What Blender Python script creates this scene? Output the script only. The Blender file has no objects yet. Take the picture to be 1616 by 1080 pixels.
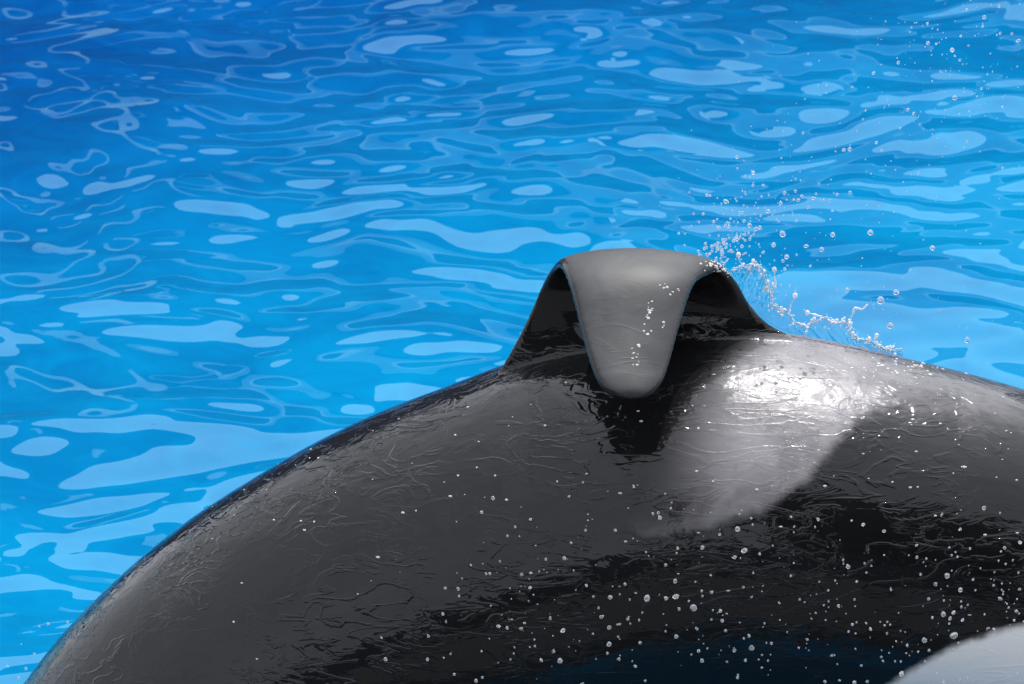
import bpy, bmesh, math, random
import numpy as np
from mathutils import Vector, Matrix
from mathutils.bvhtree import BVHTree

random.seed(7)
rng = np.random.default_rng(11)
S = bpy.context.scene
COL = S.collection

# ------------------------------------------------------------------ camera
PITCH = math.radians(20.0)
DIST = 25.0
TZ = 1.50                                  # height of the point looked at
PXM = 413.0                                # photograph pixels per metre there
target = Vector((0, 0, TZ))
fwd = Vector((0, math.cos(PITCH), -math.sin(PITCH)))
upv = Vector((0, math.sin(PITCH), math.cos(PITCH)))
cam_pos = target - fwd * DIST
cd = bpy.data.cameras.new('camera')
cam = bpy.data.objects.new('camera', cd); COL.objects.link(cam)
cam.location = cam_pos
cam.rotation_euler = (math.pi / 2 - PITCH, 0, 0)
cd.sensor_width = 36.0
cd.lens = 36.0 * DIST / (1616.0 / PXM)
cd.clip_start = 0.5
cd.clip_end = 3000
cd.dof.use_dof = True
cd.dof.focus_distance = DIST - 0.25
cd.dof.aperture_fstop = 7.1
S.camera = cam

# ------------------------------------------------------------------ sky, sun
SUN_EL = math.radians(64); SUN_AZ = math.radians(27)     # azimuth from +Y towards +X
w = bpy.data.worlds.new('World'); S.world = w; w.use_nodes = True
nt = w.node_tree; nt.nodes.clear()
out = nt.nodes.new('ShaderNodeOutputWorld')
bg = nt.nodes.new('ShaderNodeBackground'); bg.inputs['Strength'].default_value = 0.12
sky = nt.nodes.new('ShaderNodeTexSky'); sky.sky_type = 'NISHITA'; sky.sun_disc = False
sky.sun_elevation = SUN_EL; sky.sun_rotation = SUN_AZ
sky.dust_density = 3.0; sky.air_density = 1.0
tc = nt.nodes.new('ShaderNodeTexCoord')
cl = nt.nodes.new('ShaderNodeTexNoise'); cl.inputs['Scale'].default_value = 2.2
cl.inputs['Detail'].default_value = 6; cl.inputs['Roughness'].default_value = 0.55
nt.links.new(tc.outputs['Generated'], cl.inputs['Vector'])
cr = nt.nodes.new('ShaderNodeMapRange')                    # thin bright cloud veil over the whole sky
cr.inputs['From Min'].default_value = 0.3; cr.inputs['From Max'].default_value = 0.7
cr.inputs['To Min'].default_value = 0.70; cr.inputs['To Max'].default_value = 1.0
nt.links.new(cl.outputs['Fac'], cr.inputs['Value'])
mx = nt.nodes.new('ShaderNodeMix'); mx.data_type = 'RGBA'
nt.links.new(cr.outputs['Result'], mx.inputs['Factor'])
nt.links.new(sky.outputs['Color'], mx.inputs['A'])
sdv = nt.nodes.new('ShaderNodeVectorMath'); sdv.operation = 'DOT_PRODUCT'     # thin cloud is brighter around the sun
nt.links.new(tc.outputs['Generated'], sdv.inputs[0])
sdv.inputs[1].default_value = (math.sin(SUN_AZ) * math.cos(SUN_EL), math.cos(SUN_AZ) * math.cos(SUN_EL), math.sin(SUN_EL))
mxx = nt.nodes.new('ShaderNodeMath'); mxx.operation = 'MAXIMUM'; nt.links.new(sdv.outputs['Value'], mxx.inputs[0]); mxx.inputs[1].default_value = 0
pw = nt.nodes.new('ShaderNodeMath'); pw.operation = 'POWER'; nt.links.new(mxx.outputs[0], pw.inputs[0]); pw.inputs[1].default_value = 5
ma = nt.nodes.new('ShaderNodeMath'); ma.operation = 'MULTIPLY_ADD'; nt.links.new(pw.outputs[0], ma.inputs[0])
ma.inputs[1].default_value = 1.0; ma.inputs[2].default_value = 1.06
veil = nt.nodes.new('ShaderNodeVectorMath'); veil.operation = 'SCALE'
veil.inputs[0].default_value = (12.0, 12.5, 13.7); nt.links.new(ma.outputs[0], veil.inputs['Scale'])
nt.links.new(veil.outputs[0], mx.inputs['B'])
nt.links.new(mx.outputs['Result'], bg.inputs['Color'])
nt.links.new(bg.outputs['Background'], out.inputs['Surface'])

sd = bpy.data.lights.new('sun', 'SUN'); sd.energy = 4.5; sd.angle = math.radians(0.6)
sd.color = (1.0, 0.975, 0.94)
sun = bpy.data.objects.new('sun', sd); COL.objects.link(sun)
sdir = Vector((math.sin(SUN_AZ) * math.cos(SUN_EL), math.cos(SUN_AZ) * math.cos(SUN_EL), math.sin(SUN_EL)))
sun.rotation_euler = sdir.to_track_quat('Z', 'Y').to_euler()
sun.location = (0, 0, 30)

vs = S.view_settings
vs.view_transform = 'Standard'; vs.look = 'None'; vs.gamma = 1; vs.use_curve_mapping = False
vs.exposure = 0.0
S.render.engine = 'CYCLES'
S.cycles.max_bounces = 10; S.cycles.transmission_bounces = 8; S.cycles.glossy_bounces = 4
S.cycles.sample_clamp_indirect = 6.0

# ------------------------------------------------------------------ helpers
def ray(px, py):
    """direction of the sight line through a photograph pixel"""
    return (fwd * DIST + Vector((1, 0, 0)) * ((px - 808) / PXM) + upv * ((540 - py) / PXM)).normalized()

def at(px, py, Y):
    d = ray(px, py)
    return cam_pos + d * ((Y - cam_pos.y) / d.y)

def tag(o, label=None, cat=None, group=None, kind=None):
    if label: o['label'] = label
    if cat: o['category'] = cat
    if group: o['group'] = group
    if kind: o['kind'] = kind
    return o

def mesh_from(name, v, f, smooth=False):
    m = bpy.data.meshes.new(name)
    m.from_pydata([tuple(p) for p in v], [], f)
    m.update()
    if smooth:
        m.polygons.foreach_set('use_smooth', [True] * len(m.polygons))
    return m

def link(name, mesh, mat=None, parent=None, loc=None):
    o = bpy.data.objects.new(name, mesh); COL.objects.link(o)
    if mat and mesh: mesh.materials.append(mat)
    if parent: o.parent = parent
    if loc is not None: o.location = loc
    return o

def box_mesh(name, x0, x1, y0, y1, z0, z1):
    v = [(x, y, z) for z in (z0, z1) for y in (y0, y1) for x in (x0, x1)]
    f = [(0, 2, 3, 1), (4, 5, 7, 6), (0, 1, 5, 4), (2, 6, 7, 3), (0, 4, 6, 2), (1, 3, 7, 5)]
    return mesh_from(name, v, f)

def grid_mesh(name, P, wrap_u=False):
    """P: (nv, nu, 3) array -> smooth quad grid"""
    nv, nu = P.shape[:2]
    idx = np.arange(nv * nu).reshape(nv, nu)
    a = idx[:-1, :-1].ravel(); b = idx[:-1, 1:].ravel(); c = idx[1:, 1:].ravel(); d = idx[1:, :-1].ravel()
    q = np.stack([a, b, c, d], 1)
    if wrap_u:
        q = np.concatenate([q, np.stack([idx[:-1, -1], idx[:-1, 0], idx[1:, 0], idx[1:, -1]], 1)])
    m = bpy.data.meshes.new(name)
    m.vertices.add(nv * nu); m.vertices.foreach_set('co', P.astype(np.float32).ravel())
    m.loops.add(q.size); m.loops.foreach_set('vertex_index', q.ravel().astype(np.int32))
    m.polygons.add(len(q))
    m.polygons.foreach_set('loop_start', (np.arange(len(q)) * 4).astype(np.int32))
    m.polygons.foreach_set('use_smooth', np.ones(len(q), bool))
    m.update(calc_edges=True)
    return m

def principled(name, color=(0.5, 0.5, 0.5), rough=0.5, **kw):
    m = bpy.data.materials.new(name); m.use_nodes = True
    b = m.node_tree.nodes['Principled BSDF']
    b.inputs['Base Color'].default_value = (*color, 1)
    b.inputs['Roughness'].default_value = rough
    for k, v in kw.items():
        b.inputs[k.replace('_', ' ')].default_value = v
    return m

class NT:
    """small node-building helper"""
    def __init__(s, mat): s.t = mat.node_tree; s.b = s.t.nodes['Principled BSDF']
    def n(s, typ, ins={}, **props):
        nd = s.t.nodes.new(typ)
        for k, v in props.items(): setattr(nd, k, v)
        for k, v in ins.items():
            if isinstance(v, bpy.types.NodeSocket): s.t.links.new(v, nd.inputs[k])
            else: nd.inputs[k].default_value = v
        return nd
    def math(s, op, a, b=0.0, clamp=False):
        return s.n('ShaderNodeMath', {0: a, 1: b}, operation=op, use_clamp=clamp).outputs[0]
    def rng(s, v, a, b, c=0.0, d=1.0, smooth=True):
        return s.n('ShaderNodeMapRange', {'Value': v, 'From Min': a, 'From Max': b, 'To Min': c, 'To Max': d},
                   interpolation_type='SMOOTHSTEP' if smooth else 'LINEAR').outputs['Result']
    def mix(s, f, a, b):
        return s.n('ShaderNodeMix', {'Factor': f, 'A': a, 'B': b}, data_type='RGBA').outputs['Result']
    def noise(s, vec, scale, detail=2.0, rough=0.5, dist=0.0):
        return s.n('ShaderNodeTexNoise', {'Vector': vec, 'Scale': scale, 'Detail': detail, 'Roughness': rough, 'Distortion': dist}).outputs['Fac']
    def to(s, sock, inp): s.t.links.new(sock, s.b.inputs[inp])

# ------------------------------------------------------------------ water
def wave_field(X, Y, waves):
    h = np.zeros_like(X)
    for kx, ky, a, ph in waves:
        h += a * np.sin(kx * X + ky * Y + ph)
    return h

def make_waves(n, lo, hi, slope, spread, rot=math.pi / 2):
    out = []
    for i in range(n):
        lam = math.exp(rng.uniform(math.log(lo), math.log(hi)))
        th = rot + rng.normal(0, spread)
        k = 2 * math.pi / lam
        s = slope * math.sqrt(2.0 / n) * rng.uniform(0.6, 1.4)
        out.append((k * math.cos(th), k * math.sin(th), s / k, rng.uniform(0, 6.283)))
    return out

def axis(lo, f0, f1, hi, step, g=1.18):
    a = list(np.arange(f0, f1 + 1e-6, step))
    s = step; x = f1
    while x < hi:
        s *= g; x = min(x + s, hi); a.append(x)
    s = step; x = f0; b = []
    while x > lo:
        s *= g; x = max(x - s, lo); b.append(x)
    return np.array(b[::-1] + a)

POOL_X, POOL_Y0, POOL_Y1 = 26.0, -1.35, 17.0  # near pool edge drawn in close, for more neutral light on the flank
xs = axis(-POOL_X, -3.6, 3.6, POOL_X, 0.02)
ys = axis(POOL_Y0, -0.8, 11.5, POOL_Y1, 0.02)
X, Y = np.meshgrid(xs, ys)
WX = X + wave_field(X, Y, make_waves(10, 1.0, 2.6, 0.35, 2.0))
WY = Y + wave_field(X, Y, make_waves(10, 1.0, 2.6, 0.35, 2.0))
H = wave_field(WX, WY, make_waves(44, 0.25, 0.72, 0.060, 0.66))
H += wave_field(WX, WY, make_waves(24, 1.0, 3.2, 0.046, 0.7))
H += wave_field(WX, WY, make_waves(24, 0.13, 0.26, 0.016, 0.7))
H += wave_field(WX, WY, make_waves(36, 0.13, 0.34, 0.040, 0.75)) * np.clip((Y - 3.0) / 6.0, 0, 1)
dx = np.gradient(xs)[None, :]; dy = np.gradient(ys)[:, None]
H *= 1.0 / (1.0 + (np.maximum(dx, dy) / 0.12) ** 4)
wm = grid_mesh('water', np.stack([X, Y, H], -1))
water_mat = principled('pool_water', (0.0, 0.08, 0.27), 0.02, IOR=1.333)
N = NT(water_mat)
pos = N.n('ShaderNodeTexCoord').outputs['Object']
n1 = N.noise(pos, 0.55, 3, 0.5, 0.6)
n2 = N.noise(pos, 2.6, 4, 0.55, 1.6)
f = N.math('ADD', N.math('MULTIPLY', n1, 0.7), N.math('MULTIPLY', n2, 0.3))
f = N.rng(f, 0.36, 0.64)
lighter = N.mix(f, (0.0, 0.098, 0.240, 1), (0.0, 0.146, 0.305, 1))
darker = N.mix(f, (0.0, 0.034, 0.15, 1), (0.0, 0.064, 0.22, 1))
sep = N.n('ShaderNodeSeparateXYZ', {'Vector': pos})       # the deep blue takes over towards the far left
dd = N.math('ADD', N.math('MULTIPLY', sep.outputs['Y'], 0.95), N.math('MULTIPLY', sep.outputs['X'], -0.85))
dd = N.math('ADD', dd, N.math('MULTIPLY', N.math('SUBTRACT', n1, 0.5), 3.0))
body_col = N.mix(N.rng(dd, 4.0, 10.5), lighter, darker)
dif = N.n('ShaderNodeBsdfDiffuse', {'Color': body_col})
glo = N.n('ShaderNodeBsdfGlossy', {'Color': (0.60, 0.99, 0.96, 1), 'Roughness': 0.015})
fre = N.n('ShaderNodeFresnel', {'IOR': 1.36})
mixs = N.n('ShaderNodeMixShader', {0: fre.outputs[0], 1: dif.outputs[0], 2: glo.outputs[0]})
N.t.links.new(mixs.outputs[0], N.t.nodes['Material Output'].inputs['Surface'])
N.t.nodes.remove(N.b)
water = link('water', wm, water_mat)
tag(water, kind='structure')

# ------------------------------------------------------------------ pool surround (seen in the reflections)
concrete = principled('pale_concrete', (0.33, 0.32, 0.30), 0.8)
N = NT(concrete); pos = N.n('ShaderNodeTexCoord').outputs['Object']
N.to(N.mix(N.noise(pos, 1.5, 6, 0.6), (0.085, 0.085, 0.086, 1), (0.13, 0.13, 0.13, 1)), 'Base Color')
deck_v = []
R = 1500.0
o_ = [(-R, -R), (R, -R), (R, R), (-R, R)]
i_ = [(-POOL_X, POOL_Y0), (POOL_X, POOL_Y0), (POOL_X, POOL_Y1), (-POOL_X, POOL_Y1)]
v = [(x, y, 0.25) for x, y in o_] + [(x, y, 0.25) for x, y in i_] + [(x, y, -4.0) for x, y in i_]
f = [(k, (k + 1) % 4, 4 + (k + 1) % 4, 4 + k) for k in range(4)] + \
    [(4 + k, 4 + (k + 1) % 4, 8 + (k + 1) % 4, 8 + k) for k in range(4)] + [(8, 9, 10, 11)]
ground = link('ground', mesh_from('ground', v, f), concrete); tag(ground, kind='structure')

navy = principled('navy_panel', (0.012, 0.03, 0.07), 0.6)
midblue = principled('blue_grey_panel', (0.30, 0.42, 0.52), 0.6)
white = principled('white_paint', (0.8, 0.8, 0.8), 0.5)
darkmat = principled('dark_roof', (0.02, 0.02, 0.022), 0.7)
seatmat = principled('dark_seats', (0.025, 0.03, 0.04), 0.6)

def empty(name, loc):
    e = bpy.data.objects.new(name, None); COL.objects.link(e); e.location = loc; return e

def part(name, parent, mat, x0, x1, y0, y1, z0, z1):
    l = parent.location
    return link(name, box_mesh(name, x0 - l.x, x1 - l.x, y0 - l.y, y1 - l.y, z0 - l.z, z1 - l.z), mat, parent)

stage = empty('reflected_building', (0, 19.5, 0.25))  # unseen; bands, outline and column shaped for the ripple reflections
tag(stage, 'unseen navy stage building with a white ledge across the pool, shaped for reflections', 'building')
part('wall', stage, navy, -10, 15, 19.5, 23, 0.25, 3.6)
part('ledge', stage, white, -2.2, 15, 19.3, 23, 3.6, 3.88)
part('ledge', stage, navy, -10, -2.25, 19.4, 23, 3.6, 3.9)
def gable(name, mat, outline, y0, y1):
    l = stage.location
    n = len(outline)
    v = [(x, y0 - l.y, z - l.z) for x, z in outline] + [(x, y1 - l.y, z - l.z) for x, z in outline]
    f = [tuple(range(n)), tuple(range(2 * n - 1, n - 1, -1))] + [(k, k + n, (k + 1) % n + n, (k + 1) % n) for k in range(n)]
    return link(name, mesh_from(name, v, f), mat, stage)
gable('upper_wall', midblue, [(-3, 3.95), (15, 3.95), (15, 5.6), (6, 6.0), (2, 5.8), (-1, 5.0)], 19.6, 23)
gable('added_tower', navy, [(-10, 3.96), (-3.2, 3.96), (-1.0, 5.2), (1.4, 6.6), (-1.5, 7.8), (-5, 9.6), (-10, 10.0)], 19.65, 22.9)  # added to darken what the far-left water reflects
for cx_, top in ((-2.9, 6.2),):
    part('column', stage, white, cx_ - 0.09, cx_ + 0.09, 18.9, 19.15, 0.25, top)

stand = empty('grandstand', (0, -14, 0.25))
tag(stand, 'dark stepped seating behind the viewer with a flat roof over one half', 'grandstand')
for k in range(12):
    part('seat_row', stand, seatmat, -30, 30, -15.2 - k * 1.0, -14.2 - k * 1.0, 0.25, 0.9 + k * 0.42)
part('roof', stand, darkmat, 1.0, 30, -36, -19, 20.0, 20.6)
part('added_wall', stand, darkmat, 7, 30, -35.9, -35.65, 0.25, 19.99)  # unseen, added to darken the reflection low on the flank
for k in range(4):
    part('roof_post', stand, darkmat, 2 + k * 9, 2.4 + k * 9, -35.6, -35.2, 0.25, 20.0)

# ------------------------------------------------------------------ the whale
# outline of the back as the sight lines meet it (photograph pixels), head to the left
BACK = [(-420, 1900), (-300, 1600), (-205, 1390), (-95, 1220), (24, 1080), (88, 1003), (192, 902), (296, 820), (398, 755), (500, 697),
        (600, 650), (700, 612), (800, 574), (900, 543), (1000, 526), (1100, 519), (1200, 521), (1290, 533), (1400, 557),
        (1500, 580), (1616, 611), (1800, 672), (2050, 780), (2350, 945), (2650, 1150), (2950, 1390)]
RAD = [0.10, 0.36, 0.54, 0.64, 0.71, 0.73, 0.755, 0.77, 0.78, 0.785, 0.785, 0.785, 0.785, 0.785, 0.78, 0.775, 0.77, 0.765, 0.755,
       0.74, 0.72, 0.67, 0.56, 0.40, 0.24, 0.12]

def spline(pts, n):
    """Catmull-Rom through rows of pts by cumulative length -> n rows"""
    P = np.array(pts, float)
    d = np.r_[0, np.cumsum(np.linalg.norm(np.diff(P[:, :2], axis=0), axis=1))]
    t = np.linspace(0, d[-1], n)
    m = np.gradient(P, d, axis=0)
    k = np.clip(np.searchsorted(d, t) - 1, 0, len(d) - 2)
    h = (d[k + 1] - d[k]); s = ((t - d[k]) / h)[:, None]; h = h[:, None]
    return ((2 * s**3 - 3 * s**2 + 1) * P[k] + (s**3 - 2 * s**2 + s) * h * m[k] +
            (-2 * s**3 + 3 * s**2) * P[k + 1] + (s**3 - s**2) * h * m[k + 1])

rows = spline([((x - 808) / PXM, (540 - y) / PXM, r) for (x, y), r in zip(BACK, RAD)], 240)
tan = np.gradient(rows[:, :2], axis=0); tan /= np.linalg.norm(tan, axis=1)[:, None]
nrm = np.stack([-tan[:, 1], tan[:, 0]], 1)
cen = rows[:, :2] - nrm * rows[:, 2:3]
ca, sa = math.cos(PITCH), math.sin(PITCH)
cz = TZ + cen[:, 1] / ca
ctan = np.gradient(np.stack([cen[:, 0], cz], 1), axis=0); ctan /= np.linalg.norm(ctan, axis=1)[:, None]
NA = 96
ang = np.linspace(0, 2 * math.pi, NA, endpoint=False)
P = np.zeros((len(rows) + 2, NA, 3))
for i in range(len(rows)):
    r = rows[i, 2]
    ez = np.array([-ctan[i, 1], 0, ctan[i, 0]]); ey = np.array([0, 1, 0])
    a = np.cos(ang); b = np.sin(ang)
    P[i + 1] = np.array([cen[i, 0], 0, cz[i]]) + r * (a[:, None] * ey + b[:, None] * ez)
P[0] = P[1].mean(0); P[-1] = P[-2].mean(0)
bm_body = grid_mesh('body', P, wrap_u=True)

# folded dorsal fin: leading and trailing edge, root -> crest -> hanging tip, as (px, py, depth)
LEAD = [(745, 640, .06), (793, 576, .06), (831, 506, .07), (853, 456, .06), (866, 432, .02), (879, 420, -.06), (891, 434, -.17), (904, 474, -.29),
        (919, 535, -.43), (935, 587, -.56), (949, 613, -.63), (966, 626, -.67), (985, 632, -.685)]
TRAIL = [(1300, 600, .06), (1262, 540, .06), (1214, 512, .07), (1184, 482, .06), (1166, 452, .02), (1143, 428, -.06), (1114, 436, -.17), (1094, 456, -.29),
         (1074, 515, -.43), (1057, 574, -.56), (1046, 603, -.63), (1030, 622, -.67), (1012, 631, -.685)]
NV, NU = 90, 48
def edge3(pts):
    q = np.array([tuple(at(*p)) for p in pts])
    # even parameter per control row, smooth
    t = np.arange(len(q)); tt = np.linspace(0, len(q) - 1, NV)
    m = np.gradient(q, axis=0); k = np.clip(tt.astype(int), 0, len(q) - 2); s = (tt - k)[:, None]
    return ((2 * s**3 - 3 * s**2 + 1) * q[k] + (s**3 - 2 * s**2 + s) * m[k] + (-2 * s**3 + 3 * s**2) * q[k + 1] + (s**3 - s**2) * m[k + 1])
Lc, Tc = edge3(LEAD), edge3(TRAIL)
tw = np.interp(np.linspace(0, 1, NV), [0, .38, .55, .8, .93, 1], [0, 0, .055, .045, .015, 0])     # the hanging blade is turned a little
vdir = np.array(fwd)[None]
Lc = Lc - vdir * tw[:, None]; Tc = Tc + vdir * tw[:, None]
vv = np.linspace(0, 1, NV)
mid = (Lc + Tc) / 2
dm = np.gradient(mid, axis=0); dm /= np.linalg.norm(dm, axis=1)[:, None]
ch = Tc - Lc; ch /= np.linalg.norm(ch, axis=1)[:, None]
fn = np.cross(dm, ch); fn /= np.linalg.norm(fn, axis=1)[:, None]
if fn[NV // 2 - 4][2] < 0: fn = -fn                         # outward: up at the crest
camber = np.interp(vv, [0, .19, .36, .44, .56, .75, 1], [0, .01, .032, .046, .040, .025, .010])
thick = np.interp(vv, [0, .1, .2, .33, .44, .7, .92, 1], [.16, .085, .050, .038, .033, .028, .022, .010])
u = np.linspace(0, 1, NU)
bulge = 4 * u * (1 - u)
base = Lc[:, None] * (1 - u)[None, :, None] + Tc[:, None] * u[None, :, None] + fn[:, None] * (camber[:, None] * (bulge ** 0.7)[None])[..., None]
prof = np.clip(bulge, 0, 1) ** 0.30
half = 0.006 + (thick[:, None] - 0.006) * prof[None] 
edge_ = np.interp(vv, [0, .12, .3], [0.004, 0.008, 0.016])[:, None]; grow_ = np.interp(vv, [0, .15, .35], [0.14, 0.25, 0.45])[:, None]
half = np.minimum(half, edge_ + grow_ * np.minimum(u, 1 - u)[None] * np.linalg.norm(Tc - Lc, axis=1)[:, None])
up_ = base + fn[:, None] * half[..., None]; dn_ = base - fn[:, None] * half[..., None]
ring = np.concatenate([up_, dn_[:, ::-1]], 1)
ring = np.concatenate([ring[:1].mean(1, keepdims=True).repeat(ring.shape[1], 1), ring, ring[-1:].mean(1, keepdims=True).repeat(ring.shape[1], 1)], 0)
bm_fin = grid_mesh('fin', ring, wrap_u=True)

def ellipsoid(c, rad, rot):
    m = bmesh.new(); bmesh.ops.create_icosphere(m, subdivisions=4, radius=1)
    M = Matrix.Translation(c) @ rot.to_4x4() @ Matrix.Diagonal((*rad, 1))
    m.transform(M); me = bpy.data.meshes.new('e'); m.to_mesh(me); m.free(); return me

i_tail = len(rows) - 8; i_pec = int(len(rows) * 0.13)
from mathutils import Euler
pieces = [bm_body, bm_fin]
tp = Vector((cen[i_tail, 0], 0, cz[i_tail])); tq = math.atan2(-ctan[i_tail, 1], ctan[i_tail, 0])
for s in (-1, 1):                                           # flukes and flippers, under water
    pieces.append(ellipsoid(tp + Vector((0.1, s * 0.55, -0.03)), (0.33, 0.75, 0.05), Euler((0, tq, s * 0.35)).to_matrix()))
    pp = Vector((cen[i_pec, 0], s * 0.75, cz[i_pec] - 0.2))
    pieces.append(ellipsoid(pp, (0.36, 0.55, 0.07), Euler((s * -0.7, 0.6, s * -0.4)).to_matrix()))
bm = bmesh.new()
for p in pieces: bm.from_mesh(p)
bmesh.ops.remove_doubles(bm, verts=bm.verts, dist=1e-5)
bmesh.ops.recalc_face_normals(bm, faces=bm.faces)
raw = bpy.data.meshes.new('raw'); bm.to_mesh(raw); bm.free()
tmp = bpy.data.objects.new('tmp', raw); COL.objects.link(tmp)
md = tmp.modifiers.new('r', 'REMESH'); md.mode = 'VOXEL'; md.voxel_size = 0.0085; md.adaptivity = 0.0
sm = tmp.modifiers.new('s', 'SMOOTH'); sm.factor = 0.5; sm.iterations = 12
dg = bpy.context.evaluated_depsgraph_get()
whale_mesh = bpy.data.meshes.new_from_object(tmp.evaluated_get(dg))
bpy.data.objects.remove(tmp)
for p in pieces + [raw]: bpy.data.meshes.remove(p)
whale_mesh.name = 'orca'
whale_mesh.polygons.foreach_set('use_smooth', np.ones(len(whale_mesh.polygons), bool))
nvt = len(whale_mesh.vertices)
co = np.zeros(nvt * 3, np.float32); whale_mesh.vertices.foreach_get('co', co); co = co.reshape(-1, 3)

# skin masks: pale saddle behind the fin and white flank patch (both sides), as a smooth mask per vertex
VX = co[:, 0] * PXM + 808
VYn = 540 - ((co[:, 2] - TZ) * ca - np.abs(co[:, 1]) * sa) * PXM
def poly_dist(px, py, poly):
    """signed distance to a closed polygon, positive inside"""
    poly = np.array(poly, float); n = len(poly)
    d2 = np.full(px.shape, 1e12); inside = np.zeros(px.shape, bool)
    for i in range(n):
        a, b = poly[i], poly[(i + 1) % n]
        e = b - a; wx, wy = px - a[0], py - a[1]
        t = np.clip((wx * e[0] + wy * e[1]) / (e @ e), 0, 1)
        d2 = np.minimum(d2, (wx - e[0] * t) ** 2 + (wy - e[1] * t) ** 2)
        c = ((a[1] > py) != (b[1] > py)) & (px < (b[0] - a[0]) * (py - a[1]) / (b[1] - a[1] + 1e-9) + a[0])
        inside ^= c
    d = np.sqrt(d2)
    return np.where(inside, d, -d)
saddle = poly_dist(VX, VYn, [(1200, 480), (1350, 500), (1500, 540), (1640, 585), (1640, 672), (1500, 655), (1410, 646), (1350, 662),
                             (1312, 700), (1262, 756), (1195, 803), (1115, 828), (1010, 842), (960, 800), (960, 640), (1050, 560), (1150, 500)])  # strip towards the tail also paints in sky sheen along the ridge
def sstep(x): x = np.clip(x, 0, 1); return x * x * (3 - 2 * x)
xl = np.interp(VYn, [540, 600, 660, 720, 780, 815, 840], [1150, 1085, 1045, 1025, 1005, 960, 940])
fade = sstep((VX - xl) / np.interp(VYn, [560, 700, 790, 840], [100, 150, 190, 150])) * (1 - 0.5 * sstep((VX - 1330) / 160))  # saddle tone weakened forward and towards the tail
near_ = np.exp(-np.clip(saddle, 0, None) / 20.0); wlow = sstep((1160 - VX) / 120) * sstep((VYn - 750) / 60)
fade = fade * (1 - wlow + wlow * 0.7 * near_)
flank = poly_dist(VX, VYn, [(1370, 1095), (1440, 1045), (1500, 1012), (1560, 992), (1640, 972), (1750, 1000), (1800, 1100), (1750, 1190), (1560, 1250), (1400, 1200)])
flank = np.where(np.abs(co[:, 1]) > 0.2, flank, -100)
onfin = (co[:, 2] > np.interp(co[:, 0], cen[:, 0], cz) + np.interp(co[:, 0], cen[:, 0], rows[:, 2]) + 0.03)
saddle = np.where(onfin, -100, saddle)
vn = np.zeros(nvt * 3, np.float32); whale_mesh.vertices.foreach_get('normal', vn); vn = vn.reshape(-1, 3)
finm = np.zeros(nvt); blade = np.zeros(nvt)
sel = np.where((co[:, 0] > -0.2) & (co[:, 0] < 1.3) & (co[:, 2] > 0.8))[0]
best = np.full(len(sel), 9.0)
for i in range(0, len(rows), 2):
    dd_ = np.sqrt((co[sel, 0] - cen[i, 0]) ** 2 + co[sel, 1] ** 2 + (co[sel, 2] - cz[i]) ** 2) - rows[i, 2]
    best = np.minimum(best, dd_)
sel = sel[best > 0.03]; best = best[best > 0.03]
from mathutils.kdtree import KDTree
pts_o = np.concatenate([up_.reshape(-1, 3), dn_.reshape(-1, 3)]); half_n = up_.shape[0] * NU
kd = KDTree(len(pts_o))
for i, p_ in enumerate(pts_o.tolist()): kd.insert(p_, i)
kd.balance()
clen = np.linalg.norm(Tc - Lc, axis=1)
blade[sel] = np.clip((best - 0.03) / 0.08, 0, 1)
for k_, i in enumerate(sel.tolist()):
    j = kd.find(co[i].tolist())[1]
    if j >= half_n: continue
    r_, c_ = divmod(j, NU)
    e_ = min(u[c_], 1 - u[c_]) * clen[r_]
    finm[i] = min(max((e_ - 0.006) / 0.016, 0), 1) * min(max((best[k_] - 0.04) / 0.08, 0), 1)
saddle = saddle / (1 + 3.0 * sstep((VX - 1330) / 90))
for nm, val in (('saddle', saddle), ('flank', flank), ('fin', finm), ('blade', blade), ('fade', fade)):
    at_ = whale_mesh.attributes.new(nm, 'FLOAT', 'POINT')
    at_.data.foreach_set('value', np.clip(val, -100, 100).astype(np.float32))

skin = principled('wet_skin', (0.012, 0.012, 0.013), 0.3)
N = NT(skin)
pos = N.n('ShaderNodeTexCoord').outputs['Object']
sad = N.n('ShaderNodeAttribute', attribute_name='saddle').outputs['Fac']
flk = N.n('ShaderNodeAttribute', attribute_name='flank').outputs['Fac']
fine = N.noise(pos, 9.0, 6, 0.62, 0.8)
hair = N.noise(N.n('ShaderNodeMapping', {'Vector': pos, 'Rotation': (0, 0.35, 0), 'Scale': (6, 22, 26)}).outputs['Vector'], 1.0, 4, 0.6)
jit = N.math('ADD', N.math('MULTIPLY', N.math('SUBTRACT', fine, 0.5), 46.0), N.math('MULTIPLY', N.math('SUBTRACT', hair, 0.5), 34.0))
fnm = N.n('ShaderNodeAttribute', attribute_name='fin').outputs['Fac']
fs = N.rng(N.math('ADD', sad, N.math('MULTIPLY', jit, 0.55)), -9.0, 14.0)
fs = N.math('MULTIPLY', fs, N.n('ShaderNodeAttribute', attribute_name='fade').outputs['Fac'])
mott = N.rng(N.noise(pos, 4.5, 6, 0.6, 1.0), 0.3, 0.72)
fs = N.math('MULTIPLY', fs, N.math('ADD', 0.66, N.math('MULTIPLY', mott, 0.34)))
ff = N.rng(N.math('ADD', flk, N.math('MULTIPLY', jit, 0.28)), -9.0, 9.0)
blk = N.mix(N.noise(pos, 3.0, 5, 0.6), (0.004, 0.004, 0.0045, 1), (0.009, 0.009, 0.0095, 1))
blk = N.mix(fnm, blk, N.mix(N.rng(N.noise(pos, 5.0, 6, 0.65, 0.8), 0.3, 0.7), (0.028, 0.0285, 0.030, 1), (0.044, 0.0445, 0.046, 1)))  # outer fin face painted greyer, standing in for its sky sheen
c1 = N.mix(fs, blk, (0.20, 0.19, 0.198, 1))
c2 = N.mix(ff, c1, (0.80, 0.765, 0.72, 1))
N.to(c2, 'Base Color')
N.b.inputs['Specular IOR Level'].default_value = 0.0
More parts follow.
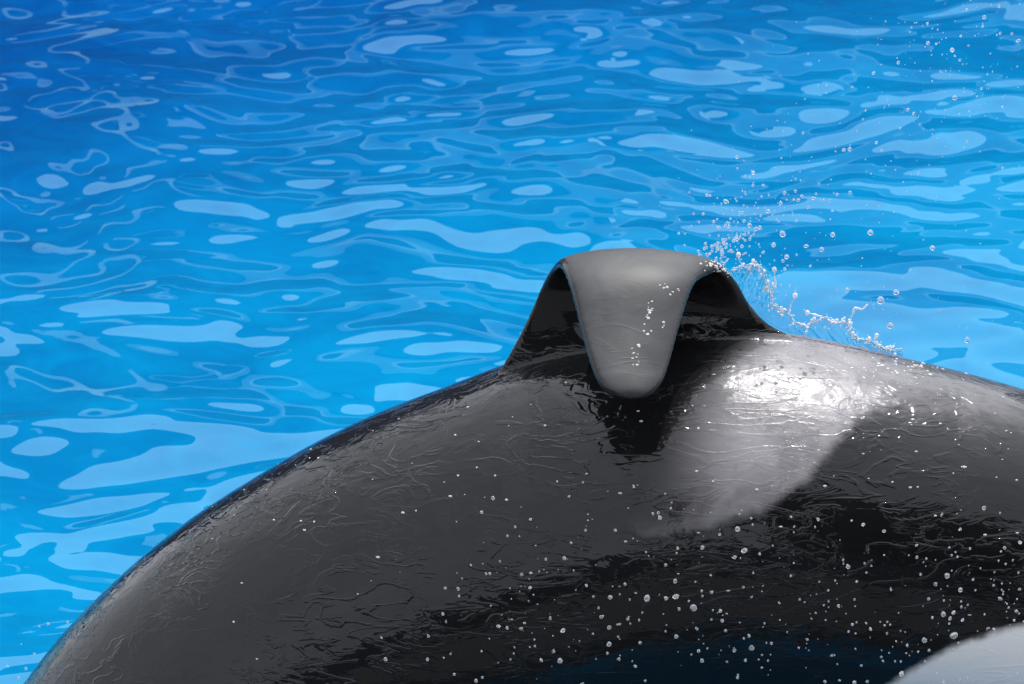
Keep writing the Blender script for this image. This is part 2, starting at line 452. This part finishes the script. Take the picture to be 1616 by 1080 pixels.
N.b.inputs['Roughness'].default_value = 0.42
N.b.inputs['Coat Weight'].default_value = 1.0
N.b.inputs['Coat IOR'].default_value = 1.37
rough_coat = N.rng(N.noise(pos, 5.0, 3, 0.5), 0.35, 0.7, 0.005, 0.03)
rough_coat = N.math('ADD', rough_coat, N.math('ADD', N.math('MULTIPLY', fs, N.rng(N.noise(pos, 26.0, 4, 0.6, 0.6), 0.36, 0.62, 0.22, 0.52)), N.math('MULTIPLY', fnm, 0.50)))
N.to(rough_coat, 'Coat Roughness')
# water film relief: flowing wrinkles, thin ridges and torn ripples
flow = N.n('ShaderNodeMapping', {'Vector': pos, 'Rotation': (0, 0.25, 0), 'Scale': (3.4, 8.0, 11.5)}).outputs['Vector']
r1 = N.noise(flow, 1.0, 3, 0.5, 1.0)
ridge = N.math('SUBTRACT', 1.0, N.rng(N.math('ABSOLUTE', N.math('SUBTRACT', r1, 0.5)), 0.0, 0.055))
r2 = N.noise(N.n('ShaderNodeMapping', {'Vector': pos, 'Rotation': (0, 0.2, 0), 'Scale': (7, 14, 17), 'Location': (3, 5, 2)}).outputs['Vector'], 1.0, 4, 0.55, 0.9)
ridge2 = N.math('SUBTRACT', 1.0, N.rng(N.math('ABSOLUTE', N.math('SUBTRACT', r2, 0.5)), 0.0, 0.02))
gate = N.rng(N.noise(pos, 2.4, 2, 0.5), 0.36, 0.56)
lowp = N.noise(pos, 4.0, 2, 0.5, 0.4)
midp = N.noise(N.n('ShaderNodeMapping', {'Vector': pos, 'Scale': (8, 15, 18)}).outputs['Vector'], 1.0, 3, 0.5, 0.8)
hgt = N.math('MULTIPLY', lowp, 0.010)
hgt = N.math('ADD', hgt, N.math('MULTIPLY', N.math('MULTIPLY', N.math('MULTIPLY', ridge, gate), N.math('SUBTRACT', 1.0, N.math('MULTIPLY', fs, 0.6))), 0.0019))
hgt = N.math('ADD', hgt, N.math('MULTIPLY', N.math('MULTIPLY', ridge2, N.rng(N.noise(pos, 3.3, 2, 0.5), 0.46, 0.62)), 0.0009))
hgt = N.math('ADD', hgt, N.math('MULTIPLY', midp, 0.0021))
hgt = N.math('ADD', hgt, N.math('MULTIPLY', N.math('MULTIPLY', N.noise(pos, 55.0, 3, 0.6), fs), 0.0016))
hgt = N.math('MULTIPLY', hgt, N.math('SUBTRACT', 1.0, N.math('MULTIPLY', N.n('ShaderNodeAttribute', attribute_name='blade').outputs['Fac'], 0.80)))
bump = N.n('ShaderNodeBump', {'Height': hgt, 'Strength': 1.0, 'Distance': 1.0})
N.to(bump.outputs['Normal'], 'Coat Normal')
bump2 = N.n('ShaderNodeBump', {'Height': hgt, 'Strength': 0.35, 'Distance': 1.0})
N.to(bump2.outputs['Normal'], 'Normal')
orca = link('orca', whale_mesh, skin)
tag(orca, 'black orca with pale saddle arching out of the pool, its dorsal fin folded over', 'orca')

bvh = BVHTree.FromPolygons([Vector(c) for c in co.tolist()], [tuple(p.vertices) for p in whale_mesh.polygons])
def hit(px, py):
    r = bvh.ray_cast(cam_pos, ray(px, py))
    return (r[0], r[1], r[3]) if r[0] is not None else (None, None, None)

# ------------------------------------------------------------------ splash film and droplets
clear = principled('clear_water', (1, 1, 1), 0.0, IOR=1.333, Transmission_Weight=0.87)
rim_water = principled('rim_water', (1, 1, 1), 0.0, IOR=1.333, Transmission_Weight=0.62)
film_water = principled('water_film', (1, 1, 1), 0.0, IOR=1.333, Transmission_Weight=1.0)

def drop_mesh(kind):
    m = bmesh.new(); bmesh.ops.create_icosphere(m, subdivisions=3, radius=1)
    ph = random.uniform(0, 6)
    for vtx in m.verts:
        c = vtx.co
        k = 1 + 0.06 * math.sin(3 * c.x + ph) + 0.05 * math.sin(4 * c.z + 2 * ph)
        if kind == 1: c.z *= 1.25
        if kind == 2: c.x *= 1.3; c.z *= 0.9
        if kind == 3 and c.z > 0: c.x *= 1 - 0.55 * c.z; c.y *= 1 - 0.55 * c.z; c.z *= 1.5
        vtx.co = c * k
    me = bpy.data.meshes.new('droplet'); m.to_mesh(me); m.free()
    me.polygons.foreach_set('use_smooth', [True] * len(me.polygons))
    me.materials.append(clear); return me
DROPS = [drop_mesh(k) for k in (0, 0, 1, 2, 3)]

def droplet(px, py, d, label, group, zone):
    r = d / PXM / 2 * (0.82 if zone == 'flank' else 1.0)
    if zone == 'flank':
        p, n_, t = hit(px, py)
        if p is None: p = at(px, py, -0.5); t = (p - cam_pos).length
        q = cam_pos + ray(px, py) * (t - random.uniform(0.12, 0.8))
    else:
        q = at(px, py, random.uniform(-0.1, 0.7))
    o = bpy.data.objects.new('water_droplet', random.choice(DROPS)); COL.objects.link(o)
    o.location = q; o.scale = (r, r, r)
    o.rotation_euler = (random.uniform(-.5, .5), random.uniform(-.8, .8), random.uniform(0, 6.28))
    tag(o, label, 'droplet', group)
    return o

# photograph close-ups: (origin x, origin y, scale) and droplets (x, y, size) read off them
SPRAY = (1000, 200, 2.571, [
    (604, 435, 26), (960, 430, 24), (807, 438, 20), (1213, 492, 20), (1065, 672, 24), (1002, 705, 30), (1354, 866, 24), (867, 663, 16), (1041, 808, 26),
    (763, 498, 18), (699, 485, 16), (877, 92, 16), (855, 94, 11), (420, 125, 12), (485, 188, 14), (452, 200, 9), (484, 238, 10), (527, 238, 10),
    (375, 304, 20), (298, 279, 12), (310, 280, 10), (545, 343, 18), (612, 270, 16), (597, 310, 15), (683, 283, 14), (657, 262, 12), (668, 298, 14),
    (650, 297, 10), (729, 291, 14), (740, 273, 9), (757, 298, 9), (770, 300, 10), (795, 300, 12), (826, 275, 12), (878, 266, 12), (708, 328, 12),
    (806, 342, 10), (661, 381, 12), (325, 385, 14), (282, 355, 12), (243, 354, 9), (264, 388, 9), (345, 410, 14), (372, 400, 12), (386, 394, 12),
    (393, 375, 10), (470, 400, 18), (497, 415, 18), (512, 409, 14), (490, 356, 9), (462, 325, 8), (446, 320, 9), (515, 362, 10), (406, 462, 16),
    (418, 455, 14), (432, 448, 12), (365, 470, 14), (340, 473, 12), (318, 484, 14), (329, 480, 12), (291, 475, 12), (356, 510, 12), (345, 497, 10),
    (318, 505, 12), (335, 535, 12), (268, 520, 12), (310, 515, 10), (183, 433, 10), (208, 434, 9), (233, 404, 8), (568, 480, 18), (527, 510, 12),
    (621, 528, 20), (605, 545, 14), (613, 577, 12), (661, 520, 9), (716, 566, 11), (588, 607, 9)])
FARSPRAY = (816, 0, 2.02, [
    (1137, 233, 10), (1387, 160, 14), (1310, 137, 12), (1395, 312, 14), (1489, 55, 12), (1540, 106, 9), (1598, 130, 12), (1215, 200, 10), (1060, 476, 13),
    (1145, 455, 9), (1246, 350, 10), (1264, 362, 9), (1111, 352, 7), (1103, 380, 7), (1180, 318, 6), (1068, 278, 8), (1481, 283, 8), (1547, 341, 8),
    (1415, 115, 8), (1433, 32, 9), (1484, 85, 9), (1308, 76, 8), (1336, 140, 8), (1434, 452, 8), (1221, 409, 8), (1040, 478, 9), (700, 500, 9), (753, 552, 10),
    (1537, 20, 9), (1577, 108, 8), (1350, 228, 6), (1411, 192, 8), (1547, 536, 8), (1280, 552, 8), (1160, 480, 8), (912, 424, 8)])
FLANKR = (1076, 720, 2.993, [
    (1253, 565, 28), (1316, 632, 24), (1198, 605, 22), (1236, 748, 28), (1284, 738, 20), (1267, 768, 18), (1284, 848, 40), (1145, 870, 28), (1427, 245, 22),
    (1525, 433, 18), (1598, 408, 20), (1314, 346, 16), (1230, 273, 12), (1110, 478, 18), (1109, 421, 14), (1274, 468, 12), (1303, 475, 13), (1155, 484, 10),
    (1141, 502, 10), (955, 354, 18), (856, 324, 18), (645, 299, 18), (516, 286, 12), (530, 334, 12), (629, 335, 12), (327, 293, 13), (334, 324, 12),
    (263, 345, 26), (179, 370, 15), (98, 432, 24), (295, 447, 28), (248, 478, 20), (786, 523, 24), (826, 593, 14), (291, 619, 16), (94, 637, 14),
    (141, 645, 16), (55, 717, 36), (33, 685, 14), (330, 666, 13), (557, 678, 14), (580, 691, 10), (740, 707, 16), (182, 731, 20), (191, 777, 20),
    (207, 824, 18), (318, 850, 18), (293, 861, 12), (330, 907, 32), (248, 917, 24), (80, 921, 18), (45, 938, 12), (96, 967, 22), (300, 966, 16),
    (423, 885, 18), (399, 882, 12), (378, 940, 12), (592, 866, 16), (708, 942, 14), (820, 911, 12), (805, 795, 16), (825, 785, 11), (871, 789, 12),
    (891, 817, 16), (957, 800, 13), (968, 838, 14), (942, 949, 13), (950, 968, 12), (980, 930, 10), (1065, 895, 16), (1168, 918, 16), (1060, 932, 10),
    (1166, 675, 16), (1184, 762, 14), (1238, 682, 12), (1320, 687, 12), (1326, 775, 16), (1375, 584, 14), (1472, 611, 14), (1503, 673, 20), (1511, 632, 11),
    (1518, 653, 12), (1544, 715, 12), (1580, 733, 18), (1431, 748, 12), (1570, 775, 14), (1595, 630, 16), (1590, 551, 12), (1530, 510, 12), (1508, 450, 12),
    (1503, 268, 11), (848, 990, 14), (876, 1065, 18), (676, 1066, 18), (744, 1060, 14), (263, 1047, 16), (378, 1000, 12), (989, 632, 12), (460, 695, 12),
    (693, 686, 11), (1038, 1028, 26), (815, 1070, 20), (1238, 1065, 20), (1315, 1058, 12)])
FLANKM = (540, 720, 2.993, [
    (1261, 889, 26), (1029, 967, 28), (998, 923, 20), (1440, 672, 34), (1575, 664, 30), (1530, 672, 22), (1573, 591, 24), (1266, 667, 26), (1049, 482, 22),
    (1528, 514, 16), (1585, 437, 16), (1501, 291, 22), (1468, 272, 15), (1493, 268, 15), (1290, 350, 18), (1137, 124, 12), (1525, 178, 12), (1552, 247, 14),
    (712, 198, 20), (658, 265, 16), (548, 627, 20), (487, 623, 16), (697, 555, 16), (680, 556, 12), (847, 560, 18), (886, 622, 18), (551, 661, 13),
    (745, 496, 12), (961, 487, 14), (930, 545, 12), (1155, 612, 16), (1042, 824, 24), (1223, 760, 20), (1262, 810, 24), (1349, 770, 18), (1407, 882, 16),
    (1578, 853, 22), (1591, 722, 18), (1253, 932, 16), (1307, 960, 18), (1385, 993, 16), (940, 965, 18), (911, 898, 14), (981, 768, 16), (845, 815, 18),
    (779, 812, 16), (738, 804, 18), (407, 852, 18), (204, 960, 20), (403, 961, 18), (185, 857, 14), (632, 1062, 20), (662, 1046, 16), (530, 1031, 16),
    (475, 746, 16), (1187, 664, 16), (1336, 605, 18), (1136, 1075, 18), (1431, 1062, 16), (890, 298, 16), (817, 335, 13), (781, 377, 13), (1081, 410, 15),
    (1071, 191, 12), (1149, 350, 14)])
def describe(px, py, d, zone):
    size = 'large' if d >= 8.5 else 'medium' if d >= 5.2 else 'small'
    if zone == 'air':
        if px < 1150 and py > 290: where = 'in the dense spray at the trailing edge of the folded fin'
        elif py > 400: where = 'above the splash sheet behind the folded fin'
        elif px < 1330 and py > 240: where = 'in the spray arc rising behind the folded fin'
        else: where = 'in the loose spray high over the pale saddle'
    elif px > 1380 and py > 985: where = 'before or beside the white flank patch'
    elif px > 1400: where = 'before the black flank above the white patch'
    elif px > 1130: where = 'before the black flank below the pale saddle'
    elif px > 900: where = 'before the flank below the folded fin'
    else: where = 'before the grey sheen ahead of the folded fin'
    return '%s clear water droplet %s' % (size, where), '%s droplets %s' % (size, where)
for (ox, oy, sc, L), zone in ((SPRAY, 'air'), (FARSPRAY, 'air'), (FLANKR, 'flank'), (FLANKM, 'flank')):
    for x, y, d in L:
        px, py, d = ox + x / sc, oy + y / sc, d / sc
        label, group = describe(px, py, d, zone)
        if d > 13: label, group = 'largest teardrop of clear water at the edge of the white flank patch', None
        droplet(px, py, d, label, group, zone)

def merged_drops(name, items, sub=2):
    """items: (centre, radius or (rx,ry,rz), rotation matrix or None) -> one mesh"""
    m = bmesh.new(); bmesh.ops.create_icosphere(m, subdivisions=sub, radius=1)
    bv = np.array([v.co[:] for v in m.verts]); bf = np.array([[v.index for v in f.verts] for f in m.faces]); m.free()
    V = []; F = []
    for k, (c, r, rot) in enumerate(items):
        p = bv * np.array(r)
        if rot is not None: p = p @ np.array(rot).T
        V.append(p + np.array(c)); F.append(bf + k * len(bv))
    return mesh_from(name, np.concatenate(V), np.concatenate(F).tolist(), smooth=True)

# fine spray that nobody could count
items = []
def spray(n, cx, cy, sx, sy, rot, lo, hi, ylo, yhi):
    for _ in range(n):
        a, b = random.gauss(0, sx), random.gauss(0, sy)
        px = cx + a * math.cos(rot) - b * math.sin(rot); py = cy + a * math.sin(rot) + b * math.cos(rot)
        if hit(px, py)[0] is not None: continue
        r = math.exp(random.uniform(math.log(lo), math.log(hi))) / PXM / 2
        items.append((at(px, py, random.uniform(ylo, yhi)), (r, r * random.uniform(.8, 1.2), r), None))
spray(120, 1180, 330, 60, 40, -0.6, 1.2, 3.5, 0, .6)
spray(160, 1400, 230, 160, 110, -0.5, 1.0, 2.8, 0, 1)
spray(150, 1500, 90, 90, 70, -0.6, 1.0, 3.2, 0, 1)
spray(60, 1330, 450, 120, 40, 0.3, 1.0, 2.6, 0, .5)
spray(90, 1140, 395, 28, 14, -0.9, 2, 6, 0, .3)
spray(70, 1205, 450, 22, 40, -0.3, 1.5, 4.5, .1, .2)
spray(24, 60, 1040, 30, 30, 0, 2, 5, -.2, .2)
fs_ = link('fine_spray', merged_drops('fine_spray', items), clear)
tag(fs_, 'mist of tiny droplets drifting over the pool behind the fin', 'spray', kind='stuff')
items = []
for _ in range(430):
    px = random.uniform(700, 1616); py = random.triangular(780, 1080, 1010)
    if random.random() > 0.25 + 0.75 * (px - 560) / 1056: continue
    p, n_, t = hit(px, py)
    if p is None: continue
    q = cam_pos + ray(px, py) * (t - random.uniform(0.1, 0.9))
    r = math.exp(random.uniform(math.log(1.2), math.log(3.8))) / PXM / 2
    items.append((q, (r, r, r * random.uniform(.85, 1.25)), None))
fs2 = link('fine_spray', merged_drops('fine_spray', items), clear)
tag(fs2, 'tiny droplets scattered in the air before the black flank', 'spray', kind='stuff')

# beads clinging to the skin
items = []
def bead(px, py, lo, hi):
    p, n_, t = hit(px, py)
    if p is None: return
    r = random.uniform(lo, hi) / PXM / 2
    q = n_.to_track_quat('Z', 'Y').to_matrix()
    items.append((p, (r * random.uniform(.8, 1.8), r * random.uniform(.7, 1.2), r * 0.5), q))
for _ in range(150):
    bead(random.uniform(150, 1616), random.triangular(560, 1060, 700), 1.5, 4.5)
for x, y in ((1025, 492), (1030, 485), (1060, 462), (1027, 478), (1022, 500), (1015, 525), (1024, 524), (1005, 545), (998, 555), (1003, 565), (1006, 570), (1048, 510), (1050, 448), (1065, 458)):
    for _ in range(3): bead(x + random.gauss(0, 5), y + random.gauss(0, 5), 2, 5)
for _ in range(60):
    t_ = random.random(); bead(1120 + 30 * t_ + random.gauss(0, 8), 415 + 14 * t_ + random.gauss(0, 5), 2, 5)
for _ in range(110):
    bead(random.gauss(1480, 70), 578 + random.gauss(0, 8) + 0, 2, 6)
wb = link('water_beads', merged_drops('water_beads', items), rim_water)
tag(wb, 'clear water beads clinging to the wet skin of the orca', 'water', kind='stuff')

# splash: thin film peeling off behind the fin with a ropy rim
RIM = [(395, 583), (428, 572), (465, 574), (500, 560), (525, 580), (530, 620), (548, 652), (558, 690), (566, 715), (578, 746), (620, 746), (640, 775), (665, 800),
       (702, 808), (740, 790), (770, 772), (800, 795), (850, 795), (872, 802), (880, 840), (910, 860), (960, 870), (985, 882), (1010, 900), (1060, 906), (1090, 900)]
FING = [[(425, 520), (430, 545), (445, 568)], [(571, 580), (574, 640), (556, 692)], [(655, 686), (640, 720), (628, 750)], [(705, 755), (738, 765), (768, 772)],
        [(878, 800), (885, 770), (897, 735), (930, 742), (950, 720)], [(986, 848), (986, 882)], [(485, 545), (497, 562)], [(540, 655), (520, 672)]]
ROOT = [(395, 590), (415, 625), (440, 680), (480, 740), (540, 790), (620, 832), (720, 860), (860, 885), (1000, 915), (1092, 935)]
def zs(p, Y): return at(1000 + p[0] / 2.571, 200 + p[1] / 2.571, Y)
def resample(pts, n):
    p = np.array(pts, float); d = np.r_[0, np.cumsum(np.linalg.norm(np.diff(p, axis=0), axis=1))]
    t = np.linspace(0, d[-1], n)
    return np.stack([np.interp(t, d, p[:, k]) for k in range(p.shape[1])], 1)
def tube_mesh(name, paths):
    V = []; F = []
    for pts, r0 in paths:
        p = np.array(pts); n = len(p); b = len(V)
        tt = np.gradient(p, axis=0); tt /= np.linalg.norm(tt, axis=1)[:, None] + 1e-9
        ph = random.uniform(0, 6)
        for i in range(n):
            e1 = np.cross(tt[i], [0.1, 1, 0.1]); e1 /= np.linalg.norm(e1); e2 = np.cross(tt[i], e1)
            r = r0 * max(0.12, 0.55 + 0.40 * math.sin(i * 0.83 + ph) + 0.40 * math.sin(i * 0.31 + 2 * ph)) + 0.0010
            if i in (0, n - 1): r *= 0.3
            for k in range(8):
                a = k * math.pi / 4
                V.append(p[i] + r * (math.cos(a) * e1 + math.sin(a) * e2))
        for i in range(n - 1):
            for k in range(8):
                F.append((b + i * 8 + k, b + i * 8 + (k + 1) % 8, b + (i + 1) * 8 + (k + 1) % 8, b + (i + 1) * 8 + k))
        F.append(tuple(b + k for k in range(8))[::-1]); F.append(tuple(b + (n - 1) * 8 + k for k in range(8)))
    return mesh_from(name, V, F, smooth=True)
splash = empty('splash', tuple(zs((620, 832), 0.2)))
tag(splash, 'clear sheet of splashing water peeling off behind the folded fin', 'splash')
so = np.array(splash.location)
YF = 0.15
rimp = resample([tuple(zs(p, YF)) for p in RIM], 150)
rootp = resample([tuple(zs(p, 0.16)) for p in ROOT], 150)
rimp += np.array([[random.gauss(0, .0025), random.gauss(0, .004), random.gauss(0, .0025)] for _ in range(150)])
M_ = 26
sh = np.zeros((M_, 150, 3))
for j in range(M_):
    t_ = j / (M_ - 1)
    bow = 0.0 * math.sin(math.pi * t_)
    sh[j] = rootp * (1 - t_) + rimp * t_ + np.array([0, 0.6, 0.25]) * bow
ii = np.arange(150)[None, :]; jj = np.arange(M_)[:, None]
sh += (0.0018 * np.sin(ii * 0.55 + jj * 0.35) + 0.0012 * np.sin(ii * 1.1 + jj * 0.6 + 1))[..., None] * np.array([0.2, 0.8, 0.5])
thk = np.array([0, 0.0022, 0.001])
both = np.concatenate([sh - so, (sh - so + thk)[::-1]], 0)
film = link('water_film', grid_mesh('water_film', both), film_water, splash)
rimo = link('rim', tube_mesh('rim', [(rimp - so, 0.0040)] + [(resample([tuple(zs(p, YF - 0.01)) for p in f_], 14) - so, 0.0040) for f_ in FING]), rim_water, splash)
bd = []
for _ in range(240):
    k = random.randrange(150); r = .0015 + .006 * random.random() ** 2.5
    bd.append((rimp[k] - so + np.array([random.gauss(0, .010), random.gauss(0, .010), random.gauss(0, .010)]), (r, r, r), None))
for f_ in FING:
    r = random.uniform(.007, .012); bd.append((np.array(zs(f_[0], YF - 0.01)) - so, (r, r, r * 1.15), None))
beads = link('rim_beads', merged_drops('rim_beads', bd), rim_water, splash)
beads['kind'] = 'stuff'
